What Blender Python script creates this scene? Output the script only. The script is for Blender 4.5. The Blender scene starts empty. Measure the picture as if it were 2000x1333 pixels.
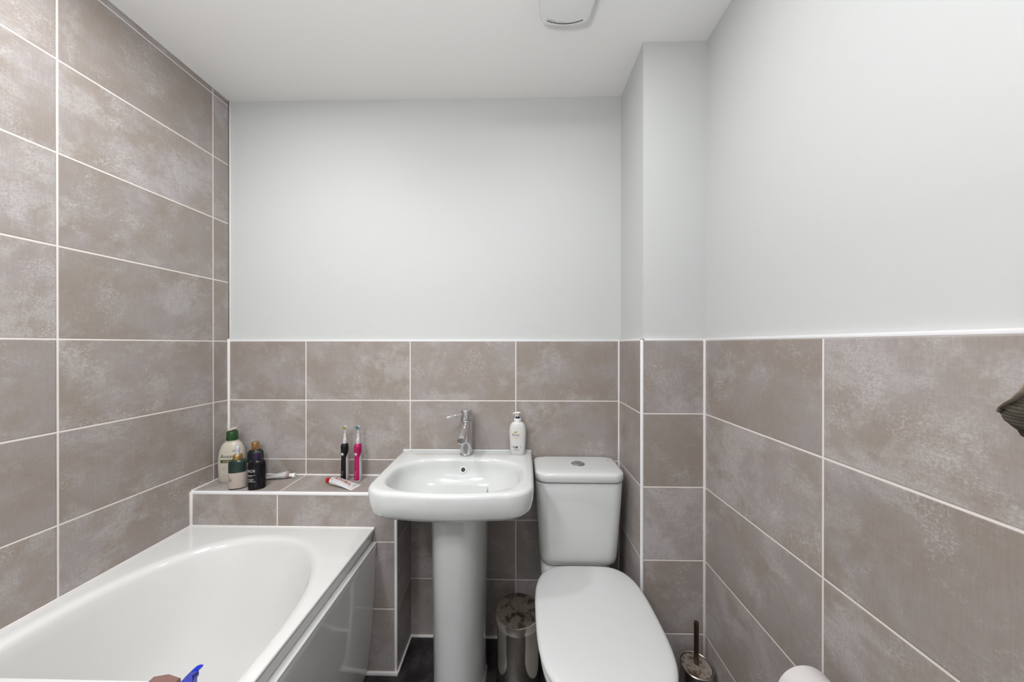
import bpy, bmesh, math, random
from mathutils import Vector, Matrix
PI = math.pi
C = bpy.context.scene.collection
R = random.Random(7)

# ------------------------------------------------------------------ helpers
def shade(bm, ang=38):
    bm.normal_update()
    for f in bm.faces: f.smooth = True
    for e in bm.edges:
        if len(e.link_faces) == 2:
            e.smooth = e.calc_face_angle(0) < math.radians(ang)

def obj(name, bm, mat, parent=None, loc=None, ang=38, rot=None):
    bmesh.ops.recalc_face_normals(bm, faces=bm.faces[:])
    shade(bm, ang)
    me = bpy.data.meshes.new(name)
    bm.to_mesh(me); bm.free()
    for m in (mat if isinstance(mat, (list, tuple)) else [mat]): me.materials.append(m)
    o = bpy.data.objects.new(name, me)
    C.objects.link(o)
    if parent is not None: o.parent = parent
    if loc is not None: o.location = loc
    if rot is not None: o.rotation_euler = rot
    return o

def tag(o, label, cat, group=None):
    o['label'] = label; o['category'] = cat
    if group: o['group'] = group
    return o

def thing(name, label, cat, loc=(0, 0, 0), rotz=0, group=None, rot=None):
    o = bpy.data.objects.new(name, None); C.objects.link(o)
    o.empty_display_size = .05
    o.location = loc; o.rotation_euler = rot if rot else (0, 0, rotz)
    return tag(o, label, cat, group)

def struct(name, bm, mat, parent=None, ang=38):
    o = obj(name, bm, mat, parent, ang=ang)
    if parent is None: o['kind'] = 'structure'
    return o

def new(): return bmesh.new()

def box(bm, x0, x1, y0, y1, z0, z1, bev=0, seg=2, mi=0):
    vs = [bm.verts.new((x, y, z)) for z in (z0, z1) for y in (y0, y1) for x in (x0, x1)]
    idx = [(0, 2, 3, 1), (4, 5, 7, 6), (0, 1, 5, 4), (2, 6, 7, 3), (0, 4, 6, 2), (1, 3, 7, 5)]
    fs = [bm.faces.new([vs[i] for i in q]) for q in idx]
    for f in fs: f.material_index = mi
    if bev:
        es = list({e for f in fs for e in f.edges})
        bmesh.ops.bevel(bm, geom=es, offset=bev, segments=seg, profile=.5, affect='EDGES')
    return fs

def loft(bm, rings, cap0=True, cap1=True, closed=True, mi=0):
    vr = [[bm.verts.new(p) for p in r] for r in rings]
    n = len(vr[0])
    for a, b in zip(vr, vr[1:]):
        for i in range(n if closed else n - 1):
            j = (i + 1) % n
            f = bm.faces.new((a[i], a[j], b[j], b[i])); f.material_index = mi
    if cap0: bm.faces.new(list(reversed(vr[0]))).material_index = mi
    if cap1: bm.faces.new(vr[-1]).material_index = mi
    return vr

def sup(cx, cy, a, b, z, n=2.0, N=64, n2=None):
    """superellipse ring in xy; n2 = exponent for the y<cy half"""
    out = []
    for i in range(N):
        t = 2 * PI * i / N
        c, s = math.cos(t), math.sin(t)
        e = n if (s >= 0 or n2 is None) else n2
        out.append(Vector((cx + a * math.copysign(abs(c) ** (2 / e), c), cy + b * math.copysign(abs(s) ** (2 / e), s), z)))
    return out

def lathe(bm, prof, N=40, M=None, cap0=True, cap1=True, mi=0):
    rings = []
    for r, z in prof:
        ring = [Vector((r * math.cos(2 * PI * i / N), r * math.sin(2 * PI * i / N), z)) for i in range(N)]
        if M is not None: ring = [M @ p for p in ring]
        rings.append(ring)
    return loft(bm, rings, cap0, cap1, mi=mi)

def rod(bm, p0, p1, r0, r1=None, N=24, bev=.0):
    p0, p1 = Vector(p0), Vector(p1)
    r1 = r0 if r1 is None else r1
    d = p1 - p0; L = d.length
    M = Matrix.Translation(p0) @ d.to_track_quat('Z', 'Y').to_matrix().to_4x4()
    if bev:
        lathe(bm, [(r0 - bev, 0), (r0 - bev * .3, bev * .3), (r0, bev), (r1, L - bev), (r1 - bev * .3, L - bev * .3), (r1 - bev, L)], N, M)
    else:
        lathe(bm, [(r0, 0), (r1, L)], N, M)

def rrect(x0, x1, y0, y1, r, k=8):
    """rounded rectangle outline, r = one radius or four (x1y1, x0y1, x0y0, x1y0)"""
    rs = r if isinstance(r, (list, tuple)) else [r] * 4
    out = []
    for (cx, cy, a0, q) in ((x1, y1, 0, rs[0]), (x0, y1, 90, rs[1]), (x0, y0, 180, rs[2]), (x1, y0, 270, rs[3])):
        ox = cx - q if cx == x1 else cx + q
        oy = cy - q if cy == y1 else cy + q
        for i in range(k + 1):
            a = math.radians(a0 + 90 * i / k)
            out.append((ox + q * math.cos(a), oy + q * math.sin(a)))
    return out

def inset(poly, d):
    """shrink a convex-ish ccw outline by d (vertex normals)"""
    n = len(poly); out = []
    for i in range(n):
        p, q, r = Vector(poly[i - 1]), Vector(poly[i]), Vector(poly[(i + 1) % n])
        t = (r - p)
        if t.length < 1e-9: out.append(tuple(q)); continue
        t.normalize(); nn = Vector((-t.y, t.x))
        out.append((q.x + nn.x * d, q.y + nn.y * d))
    return out

def at(poly, z): return [Vector((x, y, z)) for x, y in poly]

def text_bm(s, size, depth=.0002, width=None, shear=0.0, bold=0.0):
    """flat text mesh centred on the origin in xz facing -y, thickness depth"""
    cu = bpy.data.curves.new('t', 'FONT'); cu.body = s; cu.size = size
    cu.align_x = 'CENTER'; cu.align_y = 'CENTER'; cu.resolution_u = 3; cu.shear = shear; cu.offset = bold
    ob = bpy.data.objects.new('t', cu); C.objects.link(ob)
    dg = bpy.context.evaluated_depsgraph_get(); dg.update()
    me = bpy.data.meshes.new_from_object(ob.evaluated_get(dg))
    bm = new(); bm.from_mesh(me)
    bpy.data.objects.remove(ob); bpy.data.curves.remove(cu); bpy.data.meshes.remove(me)
    bmesh.ops.triangulate(bm, faces=bm.faces[:])
    if width:
        w = max(v.co.x for v in bm.verts) - min(v.co.x for v in bm.verts)
        for v in bm.verts: v.co.x *= width / w
    bmesh.ops.subdivide_edges(bm, edges=[e for e in bm.edges if e.calc_length() > size * .3], cuts=2)
    bmesh.ops.triangulate(bm, faces=bm.faces[:])
    for v in bm.verts: v.co = Vector((v.co.x, 0, v.co.y))
    r = bmesh.ops.extrude_face_region(bm, geom=bm.faces[:])
    for v in [g for g in r['geom'] if isinstance(g, bmesh.types.BMVert)]: v.co.y -= depth
    return bm

def greek(bm, x0, x1, z, h, depth=.0002, words=None, rng=R):
    """illegible small print: a row of short letter-like strokes"""
    x = x0
    while x < x1:
        w = h * rng.uniform(.45, .8)
        if rng.random() < .14: x += h * .7; continue
        q = rng.choice((.7, .7, 1.0))
        box(bm, x, min(x + w * .72, x1), -depth, 0, z - h / 2, z - h / 2 + h * q)
        x += w
def wrap(bm, fn):
    for v in bm.verts: v.co = fn(v.co)
    return bm
def sub_patch(bm, poly_xz, nx=12):
    """fill an xz rectangle (x0,x1,z0,z1) as a grid, for wrapping onto a surface"""
    x0, x1, z0, z1 = poly_xz
    nz = 6
    g = [[bm.verts.new((x0 + (x1 - x0) * i / nx, 0, z0 + (z1 - z0) * j / nz)) for i in range(nx + 1)] for j in range(nz + 1)]
    for j in range(nz):
        for i in range(nx):
            bm.faces.new((g[j][i], g[j][i + 1], g[j + 1][i + 1], g[j + 1][i]))
    return bm

# ------------------------------------------------------------------ materials
def nt(name):
    m = bpy.data.materials.new(name); m.use_nodes = True
    t = m.node_tree; b = t.nodes['Principled BSDF']
    return m, t, b
def lin(c):
    return tuple(((x / 255) / 12.92 if x / 255 <= .04045 else ((x / 255 + .055) / 1.055) ** 2.4) for x in c) + (1,)
def N(t, kind, **kw):
    n = t.nodes.new(kind)
    for k, v in kw.items():
        if hasattr(n, k): setattr(n, k, v)
        else: n.inputs[k].default_value = v
    return n
def math_n(t, op, a, b=None, c=None, clamp=False):
    n = t.nodes.new('ShaderNodeMath'); n.operation = op; n.use_clamp = clamp
    for i, x in enumerate((a, b, c)):
        if x is None: continue
        if isinstance(x, (int, float)): n.inputs[i].default_value = x
        else: t.links.new(x, n.inputs[i])
    return n.outputs[0]
def maprange(t, v, a, b, c=0., d=1., smooth=True):
    n = t.nodes.new('ShaderNodeMapRange'); n.interpolation_type = 'SMOOTHSTEP' if smooth else 'LINEAR'
    t.links.new(v, n.inputs[0])
    for i, x in enumerate((a, b, c, d)): n.inputs[i + 1].default_value = x
    return n.outputs[0]
def mixc(t, f, a, b, mode='MIX'):
    n = t.nodes.new('ShaderNodeMix'); n.data_type = 'RGBA'; n.blend_type = mode
    for i, x in ((0, f), (6, a), (7, b)):
        if isinstance(x, (int, float)): n.inputs[i].default_value = x
        elif isinstance(x, tuple): n.inputs[i].default_value = x
        else: t.links.new(x, n.inputs[i])
    return n.outputs[2]
def noise(t, vec, scale, detail=4, rough=.55, dist=0.):
    n = t.nodes.new('ShaderNodeTexNoise')
    n.inputs['Scale'].default_value = scale; n.inputs['Detail'].default_value = detail
    n.inputs['Roughness'].default_value = rough; n.inputs['Distortion'].default_value = dist
    if vec is not None: t.links.new(vec, n.inputs['Vector'])
    return n.outputs[0]
def objco(t): return t.nodes.new('ShaderNodeTexCoord').outputs['Object']

K = .66                                                # overall reflectance of paint, glaze, tile and print
def simple(name, col, rough=.4, metal=0., coat=0., spec=.5, bump=0., bscale=200., trans=0., ior=1.45, var=0.):
    m, t, b = nt(name)
    k = 1 if metal else K
    c = tuple(x * k for x in col) + (1,)
    b.inputs['Roughness'].default_value = rough
    b.inputs['Metallic'].default_value = metal
    b.inputs['Coat Weight'].default_value = coat; b.inputs['Coat Roughness'].default_value = .04
    b.inputs['Specular IOR Level'].default_value = spec
    b.inputs['Transmission Weight'].default_value = trans; b.inputs['IOR'].default_value = ior
    nz = noise(t, objco(t), bscale if bump else 30., 3)
    lo = tuple(x * (1 - max(var, .02)) for x in c[:3]) + (1,)
    t.links.new(mixc(t, nz, lo, c), b.inputs['Base Color'])
    if bump:
        bp = t.nodes.new('ShaderNodeBump'); bp.inputs['Strength'].default_value = bump; bp.inputs['Distance'].default_value = .001
        t.links.new(nz, bp.inputs['Height']); t.links.new(bp.outputs[0], b.inputs['Normal'])
    return m

T, P = .44898, .2525
def tile_mat(name, grout_lin, brown, grey, pale, rough=.42):
    grout_lin, brown, grey, pale = [tuple(x * K * 1.24 for x in q[:3]) + (1,) for q in (grout_lin, brown, grey, pale)]
    m, t, b = nt(name)
    uv = t.nodes.new('ShaderNodeUVMap'); uv.uv_map = 'UVMap'
    sp = t.nodes.new('ShaderNodeSeparateXYZ'); t.links.new(uv.outputs[0], sp.inputs[0])
    u, v = sp.outputs[0], sp.outputs[1]
    fu, fv = math_n(t, 'FRACT', u), math_n(t, 'FRACT', v)
    du = math_n(t, 'MULTIPLY', math_n(t, 'MINIMUM', fu, math_n(t, 'SUBTRACT', 1., fu)), T)
    dv = math_n(t, 'MULTIPLY', math_n(t, 'MINIMUM', fv, math_n(t, 'SUBTRACT', 1., fv)), P)
    d = math_n(t, 'MINIMUM', du, dv)
    grout = maprange(t, d, .0017, .0026, 1., 0.)
    cid = t.nodes.new('ShaderNodeCombineXYZ')
    t.links.new(math_n(t, 'FLOOR', u), cid.inputs[0]); t.links.new(math_n(t, 'FLOOR', v), cid.inputs[1])
    wn = t.nodes.new('ShaderNodeTexWhiteNoise'); wn.noise_dimensions = '3D'; t.links.new(cid.outputs[0], wn.inputs['Vector'])
    off = t.nodes.new('ShaderNodeVectorMath'); off.operation = 'SCALE'; off.inputs['Scale'].default_value = 40.
    t.links.new(wn.outputs['Color'], off.inputs[0])
    pm = t.nodes.new('ShaderNodeCombineXYZ')
    t.links.new(math_n(t, 'MULTIPLY', u, T), pm.inputs[0]); t.links.new(math_n(t, 'MULTIPLY', v, P), pm.inputs[1])
    ad = t.nodes.new('ShaderNodeVectorMath'); ad.operation = 'ADD'
    t.links.new(pm.outputs[0], ad.inputs[0]); t.links.new(off.outputs[0], ad.inputs[1])
    co = ad.outputs[0]
    big = maprange(t, noise(t, co, 5.5, 4, .6, .4), .36, .66)
    cloud0 = noise(t, co, 6.5, 12, .72, .3)
    shift = math_n(t, 'MULTIPLY', math_n(t, 'SUBTRACT', wn.outputs['Value'], .5), .10)
    cloud = maprange(t, math_n(t, 'ADD', cloud0, shift), .46, .62)
    pits = math_n(t, 'MULTIPLY', maprange(t, noise(t, co, 95., 5, .7), .56, .68), maprange(t, noise(t, co, 8., 5, .6), .48, .62))
    speck = noise(t, co, 210., 4, .75)
    specks = math_n(t, 'MULTIPLY', maprange(t, speck, .48, .62), maprange(t, noise(t, co, 7., 6, .65, .5), .50, .64))
    def strk(sx, sy):
        mp = t.nodes.new('ShaderNodeMapping'); t.links.new(co, mp.inputs[0])
        mp.inputs['Scale'].default_value = (sx, sy, 1)
        return noise(t, mp.outputs[0], 1., 3, .6)
    fine = math_n(t, 'ADD', math_n(t, 'MULTIPLY', strk(420, 28), .6), math_n(t, 'MULTIPLY', strk(30, 300), .4))
    c1 = mixc(t, big, brown, grey)
    grain = math_n(t, 'MULTIPLY', cloud, maprange(t, speck, .38, .62, .30, 1.0, False))
    c2 = mixc(t, math_n(t, 'MULTIPLY', grain, .72), c1, pale)
    c2 = mixc(t, math_n(t, 'MULTIPLY', specks, .45), c2, tuple(min(1, x * 1.22) for x in pale[:3]) + (1,))
    c2 = mixc(t, math_n(t, 'MULTIPLY', pits, .35), c2, tuple(x * .70 for x in brown[:3]) + (1,))
    hv = math_n(t, 'ADD', maprange(t, fine, .34, .66, .93, 1.06, False), math_n(t, 'MULTIPLY', math_n(t, 'SUBTRACT', wn.outputs['Value'], .5), .10))
    hvc = t.nodes.new('ShaderNodeCombineXYZ')
    for i in range(3): t.links.new(hv, hvc.inputs[i])
    c3 = mixc(t, 1., c2, hvc.outputs[0], 'MULTIPLY')
    t.links.new(mixc(t, grout, c3, grout_lin), b.inputs['Base Color'])
    t.links.new(maprange(t, grout, 0, 1, rough, .8), b.inputs['Roughness'])
    b.inputs['Specular IOR Level'].default_value = .45
    h = math_n(t, 'ADD', maprange(t, d, .001, .0045), math_n(t, 'MULTIPLY', fine, .12))
    bp = t.nodes.new('ShaderNodeBump'); bp.inputs['Strength'].default_value = .55; bp.inputs['Distance'].default_value = .0012
    t.links.new(h, bp.inputs['Height']); t.links.new(bp.outputs[0], b.inputs['Normal'])
    return m

M_tile = tile_mat('taupe_stone_tile', (.84, .77, .73, 1), (.335, .283, .246, 1), (.372, .330, .316, 1), (.53, .505, .505, 1))
M_paint = simple('pale_grey_paint', (.80, .81, .80), .55, bump=.04, bscale=300, spec=.3)
M_ceil = simple('white_ceiling_paint', (1.20, 1.185, 1.165), .6, bump=.04, bscale=300, spec=.25)
M_trim = simple('white_tile_trim', (1.15, 1.13, 1.14), .35)
M_seal = simple('white_silicone_seal', (1.12, 1.08, 1.06), .4)
M_ceramic = simple('white_glazed_ceramic', (.87, .885, .87), .12, coat=.5, spec=.5)
M_acrylic = simple('white_acrylic', (.94, .93, .905), .10, coat=.5)
M_panel = simple('bath_panel_acrylic', (1.0, 1.0, .99), .10, coat=.5)
M_seat = simple('white_seat_plastic', (.85, .86, .85), .38, spec=.4)
M_plastic = simple('white_plastic', (1.06, 1.06, 1.05), .35)
M_chrome = simple('polished_chrome', (.66, .66, .67), .07, metal=1)
M_dark = simple('dark_recess', (.02, .02, .02), .5)
M_ink = simple('black_print', (.03, .03, .03), .5)
M_door = simple('white_door_paint', (.75, .75, .74), .3)

# floor: near-black slate-look tile
M_floor, t, b = nt('charcoal_floor_tile')
co = objco(t)
t.links.new(mixc(t, maprange(t, noise(t, co, 14., 8, .7), .40, .66), (.008, .0065, .007, 1), (.034, .028, .029, 1)), b.inputs['Base Color'])
b.inputs['Roughness'].default_value = .42
# worn stainless steel with brown tarnish
M_tarnish, t, b = nt('tarnished_steel_lid')
co = objco(t)
st = maprange(t, noise(t, co, 20., 10, .74, .2), .47, .58)
t.links.new(mixc(t, st, (.17, .145, .115, 1), (.016, .010, .005, 1)), b.inputs['Base Color'])
t.links.new(maprange(t, st, 0, 1, .6, .1), b.inputs['Metallic'])
t.links.new(maprange(t, noise(t, co, 60., 5, .6), .3, .7, .30, .55), b.inputs['Roughness'])
M_steel = simple('polished_steel', (.60, .555, .50), .09, metal=1)
M_rust, t, b = nt('rust_marked_steel')
co = objco(t)
st = maprange(t, noise(t, co, 45., 8, .65, .5), .44, .62)
t.links.new(mixc(t, st, (.42, .37, .32, 1), (.16, .10, .06, 1)), b.inputs['Base Color'])
b.inputs['Metallic'].default_value = .55; b.inputs['Roughness'].default_value = .4
M_bronze = simple('dark_bronze_rod', (.10, .075, .055), .25, metal=.9)
M_blackpl = simple('black_plastic', (.012, .012, .013), .3)

# ------------------------------------------------------------------ the room
W, ZC, Z0, YF = 1.88793, 2.291, 1.25524, -1.90
BX, BD = 1.67069, .24558
LX, LD, LZ = .79017, .16195, .68075
TH = .010                                               # tiles stand this far off the plaster

def tiled(bm, x0, x1, y0, y1, z0, z1, fx, fy, seed, ledge_top=False):
    """a slab with tile UVs: fx(x) used on faces looking along y or z, fy(y) on faces looking along x (in tile widths)"""
    uvl = bm.loops.layers.uv.get('UVMap') or bm.loops.layers.uv.new('UVMap')
    fs = box(bm, x0, x1, y0, y1, z0, z1)
    for f in fs:
        f.normal_update(); n = f.normal
        for l in f.loops:
            c = l.vert.co
            if abs(n.x) > .5: u, v = fy(c.y) + 20, (c.z - Z0) / P
            elif abs(n.y) > .5: u, v = fx(c.x), (c.z - Z0) / P
            else: u, v = fx(c.x), (c.y + LD + .03) / P + (.02 if ledge_top else 0) + 7
            l[uvl].uv = (u + seed * 40, v + 100 + seed * 30)
    return fs

def plain(x0, x1, y0, y1, z0, z1, bev=0):
    bm = new(); box(bm, x0, x1, y0, y1, z0, z1, bev); return bm

struct('floor', plain(-.12, W + .12, YF - .12, .12, -.10, 0), M_floor)
struct('ceiling', plain(-.12, W + .12, YF - .12, .12, ZC, ZC + .10), M_ceil)

wb = struct('wall_back', plain(-.12, W + .12, TH, .12, 0, ZC), M_paint)
bm = new(); tiled(bm, 0, BX + .02, 0, TH, 0, Z0, lambda x: (x - .33841) / T, lambda y: .3, 1)
struct('tiling', bm, M_tile, wb)
bm = new(); box(bm, .001, BX, -.0012, TH, Z0 - .001, Z0 + .0055, .0008); struct('edge_trim', bm, M_trim, wb)

wl = struct('wall_left', plain(-.12, -TH, YF - .12, .12, 0, ZC), M_paint)
bm = new(); tiled(bm, -TH, 0, YF, 0, 0, ZC, lambda x: .3, lambda y: (-y - .06974) / T, 2)
struct('tiling', bm, M_tile, wl)

wr = struct('wall_right', plain(W + TH, W + .12, YF - .12, .12, 0, ZC), M_paint)
bm = new(); tiled(bm, W, W + TH, YF, 0, 0, Z0, lambda x: .3, lambda y: (-y - .67839) / T, 3)
struct('tiling', bm, M_tile, wr)
bm = new(); box(bm, W - .0012, W + TH, YF, -BD, Z0 - .001, Z0 + .0065, .0008); struct('edge_trim', bm, M_trim, wr)

wc = struct('wall_corner', plain(BX + TH, W + .05, -BD + TH, .05, 0, ZC), M_paint)
bm = new(); tiled(bm, BX, W, -BD, -BD + TH, 0, Z0, lambda x: .2 + (x - BX) / T, lambda y: .1 + (-y) / T, 4)
tiled(bm, BX, BX + TH, -BD + TH, 0, 0, Z0, lambda x: .2, lambda y: .15 + (-y) / T, 4)
struct('tiling', bm, M_tile, wc)
bm = new(); box(bm, BX - .001, W, -BD - .001, -BD + TH, Z0 - .001, Z0 + .0055, .0008)
box(bm, BX - .001, BX + TH, -BD - .001, 0, Z0 - .001, Z0 + .0055, .0008); struct('edge_trim', bm, M_trim, wc)
bm = new(); box(bm, BX - .002, BX + .008, -BD - .002, -BD + .008, 0, Z0 + .004, .003, 3); struct('corner_trim', bm, M_trim, wc)

bm = new()                                               # wall behind the camera, with a doorway added for the fill light
box(bm, -.12, 1.02, YF - .12, YF, 0, ZC); box(bm, 1.80, W + .12, YF - .12, YF, 0, ZC); box(bm, 1.02, 1.80, YF - .12, YF, 2.02, ZC)
wf = struct('wall_front', bm, M_paint)

led = struct('wall_ledge', plain(0, LX - .012, -LD + .012, 0, 0, LZ - .012), M_paint)
bm = new()
tiled(bm, 0, LX, -LD, -LD + .011, 0, LZ, lambda x: (x - .335) / T, lambda y: .2, 5)
tiled(bm, LX - .011, LX, -LD + .011, 0, 0, LZ - .011, lambda x: .3, lambda y: .25 - y / T, 5)
tiled(bm, 0, LX, -LD + .011, 0, LZ - .011, LZ, lambda x: (x - .338) / T, lambda y: .2, 6, True)
struct('tiling', bm, M_tile, led)
bm = new(); box(bm, 0, LX + .001, -LD - .0015, -LD + .009, LZ - .011, LZ + .001, .003, 3); struct('edge_trim', bm, M_trim, led)
bm = new(); box(bm, LX - .009, LX + .0015, -LD - .0015, -LD + .009, 0, LZ - .010, .003, 3); struct('corner_trim', bm, M_trim, led)

# silicone seals along corners
def seal(n, *boxes):
    bm = new()
    for q in boxes: box(bm, *q, .0012, 2)
    struct(n, bm, M_seal)
s = .0055
seal('trim_1', (0, s + .004, -s, 0, LZ, Z0 + .01), (0, s, -s + TH, TH, Z0 + .006, ZC))        # corner of left and back walls
seal('trim_2', (0, .010, -LD - s, -LD, .55, LZ))                                                # ledge front to left wall
seal('trim_3', (0, LX, -s, 0, LZ, LZ + .0065), (0, s, -LD, 0, LZ, LZ + .005))                   # ledge top
seal('trim_4', (BX - s, BX, -s, 0, 0, Z0))
seal('trim_5', (W - .007, W, -BD - .006, -BD, 0, Z0))
seal('trim_6', (0, .004, YF, 0, ZC - .004, ZC))
seal('trim_7', (LX, BX, -.009, 0, 0, .007), (.60, LX + .006, -LD - .008, -LD, 0, .012), (LX, LX + .007, -LD, 0, 0, .008))
seal('trim_8', (0, .7075, -LD - .006, -LD, .546, .5545), (0, .006, YF, -LD, .546, .5545))        # around the bath

# ------------------------------------------------------------------ bath
bath = thing('bathtub', 'white acrylic bath running along the fully tiled wall', 'bath', (.355, -1.012, 0))
def bl(p): return Vector((p[0] - .355, p[1] + 1.012, p[2]))
BXR, BY0, BY1 = .707, -LD - .001, -1.865
def open_ring(a, yf_c, bf, yn_c, bn, cx, n=2.25):
    pts = []
    K = 40
    for i in range(K + 1):
        th = PI * i / K
        c, s_ = math.cos(th), math.sin(th)
        pts.append((cx + a * math.copysign(abs(c) ** (2 / n), c), yf_c + bf * abs(s_) ** (2 / n)))
    for i in range(1, 12): pts.append((cx - a, yf_c + (yn_c - yf_c) * i / 12))
    for i in range(K + 1):
        th = PI + PI * i / K
        c, s_ = math.cos(th), math.sin(th)
        pts.append((cx + a * math.copysign(abs(c) ** (2 / n), c), yn_c - bn * abs(s_) ** (2 / n)))
    for i in range(1, 12): pts.append((cx + a, yn_c + (yf_c - yn_c) * i / 12))
    return pts
def rect_ring(x0, x1, y1, y0, ref, cx, yfc, ync):
    out = []
    for (x, y) in ref:
        ry = min(max(y, ync), yfc)
        dx, dy = x - cx, y - ry
        ts = []
        if dx > 1e-9: ts.append((x1 - cx) / dx)
        if dx < -1e-9: ts.append((x0 - cx) / dx)
        if dy > 1e-9: ts.append((y1 - ry) / dy)
        if dy < -1e-9: ts.append((y0 - ry) / dy)
        k = min(ts); out.append([cx + dx * k, ry + dy * k])
    for c in ((x1, y1), (x0, y1), (x0, y0), (x1, y0)):
        j = min(range(len(out)), key=lambda i: (out[i][0] - c[0]) ** 2 + (out[i][1] - c[1]) ** 2)
        out[j] = list(c)
    return out
cx = .362
op = lambda g: open_ring(.305 - g, -.64, .408 - g, -1.40, .35 - g, cx)
ref = op(0)
rr = lambda g: rect_ring(.001 + g, BXR - g, BY0 - g, BY1 + g, ref, cx, -.64, -1.40)
bot = open_ring(.215, -.80, .22, -1.36, .16, cx, 2.6)
rings = [at(rr(.020), .50), at(rr(.0095), .504), at(rr(.001), .542), at(rr(.0002), .546), at(rr(.0015), .5495), at(rr(.005), .551), at(rr(.008), .551)]
rings += [at(op(-.026), .5512), at(op(-.020), .5512), at(op(-.010), .550), at(op(-.003), .547), at(op(.003), .541), at(op(.0075), .530)]
o8 = op(.0075)
for k in range(1, 15):
    q = k / 14
    # wall runs down nearly straight, then rounds into the flat bottom
    ang = min(1, q)
    f = .50 * ang + .50 * ang ** 6
    z = .530 - .385 * (1 - (1 - ang) ** 1.0) if ang < .8 else .530 - .385 * (.8 + .2 * math.sin((ang - .8) / .2 * PI / 2))
    rings.append([Vector((a[0] + (b_[0] - a[0]) * f, a[1] + (b_[1] - a[1]) * f, z)) for a, b_ in zip(o8, bot)])
bm = new(); loft(bm, [[bl(p) for p in r] for r in rings], cap0=False, cap1=True)
obj('tub', bm, M_acrylic, bath, ang=50)
# panel: a curved profile swept along the side of the bath
prof = [(.690, .500), (.711, .500), (.7145, .4965), (.7155, .490), (.7135, .470), (.710, .40), (.706, .30), (.700, .20), (.692, .11), (.684, .04), (.678, .004), (.664, .004)]
bm = new()
loft(bm, [[bl(Vector((x, y, z))) for x, z in prof] for y in (-LD - .003, -1.86)])
obj('bath_panel', bm, M_panel, bath, ang=30)
bm = new(); box(bm, .703 - .355, .7160 - .355, -1.86 + 1.012, -LD - .003 + 1.012, .4925, .5010, .003, 3); obj('panel_edge_highlight', bm, M_trim, bath)  # white strip added to paint the light caught by the rounded top
bm = new(); lathe(bm, [(.001, .1462), (.024, .1462), (.026, .149), (.018, .1505), (.001, .1515)], 32, Matrix.Translation(bl(Vector((cx, -1.30, 0)))))
obj('plughole', bm, M_chrome, bath)

# bath tray with two things on it
TZ = .566
tray = thing('bath_tray', 'white tray lying across the near part of the bath', 'tray', (.355, -.818, .5518))
bm = new()
r0 = rrect(-.340, .340, -.10, .083, .022, 6)
loft(bm, [at(inset(r0, .003), .0), at(r0, .003), at(r0, .010), at(inset(r0, .003), .013), at(inset(r0, .012), .013), at(inset(r0, .016), .008)])
obj('tray_board', bm, M_acrylic, tray)

# ------------------------------------------------------------------ basin and pedestal
basin = thing('pedestal_basin', 'white ceramic washbasin on a tall pedestal below the painted wall', 'basin', (1.031, 0, 0))
def outer(g, front=-.418, hw=.2725):
    """basin plan: square at the wall, slightly tapering sides, broad rounded front corners"""
    pts = []
    a = hw - g; yb = -g * .15 - .0005; f = front + g
    K = 26
    rad = .105
    # right side from the back corner to the front
    pts.append((a, yb)); 
    for i in range(1, 10): pts.append((a - .006 * (i / 10) ** 2, yb + (f + rad - yb) * i / 10))
    for i in range(K + 1):
        th = PI / 2 * i / K
        e = 2.15
        pts.append((a - .006 - rad + rad * abs(math.cos(th)) ** (2 / e), f + rad * .92 - rad * .80 * abs(math.sin(th)) ** (2 / e)))
    xr = a - .006 - rad
    for i in range(1, 20):
        x = xr - 2 * xr * i / 20
        pts.append((x, f + rad * .12 - rad * .12 * (1 - (x / xr) ** 2)))
    half = pts
    for (x, y) in reversed(pts[:11 + K]): 
        half.append((-x, y))
    n = 30
    for i in range(1, n): half.append((-a + 2 * a * i / n, yb))
    return half
def ray_hit(poly, c, ang):
    d = (math.cos(ang), math.sin(ang)); best = None
    m = len(poly)
    for i in range(m):
        (x1, y1), (x2, y2) = poly[i], poly[(i + 1) % m]
        ex, ey = x2 - x1, y2 - y1
        den = d[0] * ey - d[1] * ex
        if abs(den) < 1e-12: continue
        tt = ((x1 - c[0]) * ey - (y1 - c[1]) * ex) / den
        uu = ((x1 - c[0]) * d[1] - (y1 - c[1]) * d[0]) / den
        if tt > 0 and -1e-6 <= uu <= 1 + 1e-6: best = tt if best is None else max(best, tt)
    return (c[0] + d[0] * best, c[1] + d[1] * best)
bc = (.0, -.240)
angs = sorted([2 * PI * i / 160 for i in range(160)] + [math.atan2(.2395, .2725), math.atan2(.2395, -.2725)])
def oring(g, z, zf=None, front=-.418, hw=.2725):
    po = outer(g, front, hw)
    return [Vector((*ray_hit(po, bc, a), z)) for a in angs]
def bowl(a, bb, z, n=2.7, cy=-.245, cxx=0.):
    out = []
    for an in angs:
        c, s_ = math.cos(an), math.sin(an)
        r = (abs(c / a) ** n + abs(s_ / bb) ** n) ** (-1 / n)
        out.append(Vector((cxx + c * r, cy + s_ * r, z)))
    return out
ZB = .793
rg = [oring(.150, ZB - .112), oring(.075, ZB - .106), oring(.034, ZB - .097), oring(.016, ZB - .088), oring(.007, ZB - .074), oring(.002, ZB - .048), oring(0., ZB - .014),
      oring(.0015, ZB - .007), oring(.005, ZB - .0025), oring(.010, ZB - .0003), oring(.013, ZB)]
B0 = (.2335, .1545)
rg += [bowl(B0[0] + .006, B0[1] + .004, ZB + .0002), bowl(B0[0] + .001, B0[1] + .001, ZB - .0012), bowl(B0[0] - .004, B0[1] - .003, ZB - .0045), bowl(B0[0] - .0075, B0[1] - .006, ZB - .0095)]
BA, BB = B0[0] - .0095, B0[1] - .0075
def dish(ph): return math.cos(ph) ** .70, -.016 - .112 * math.sin(ph) ** 1.0
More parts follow.
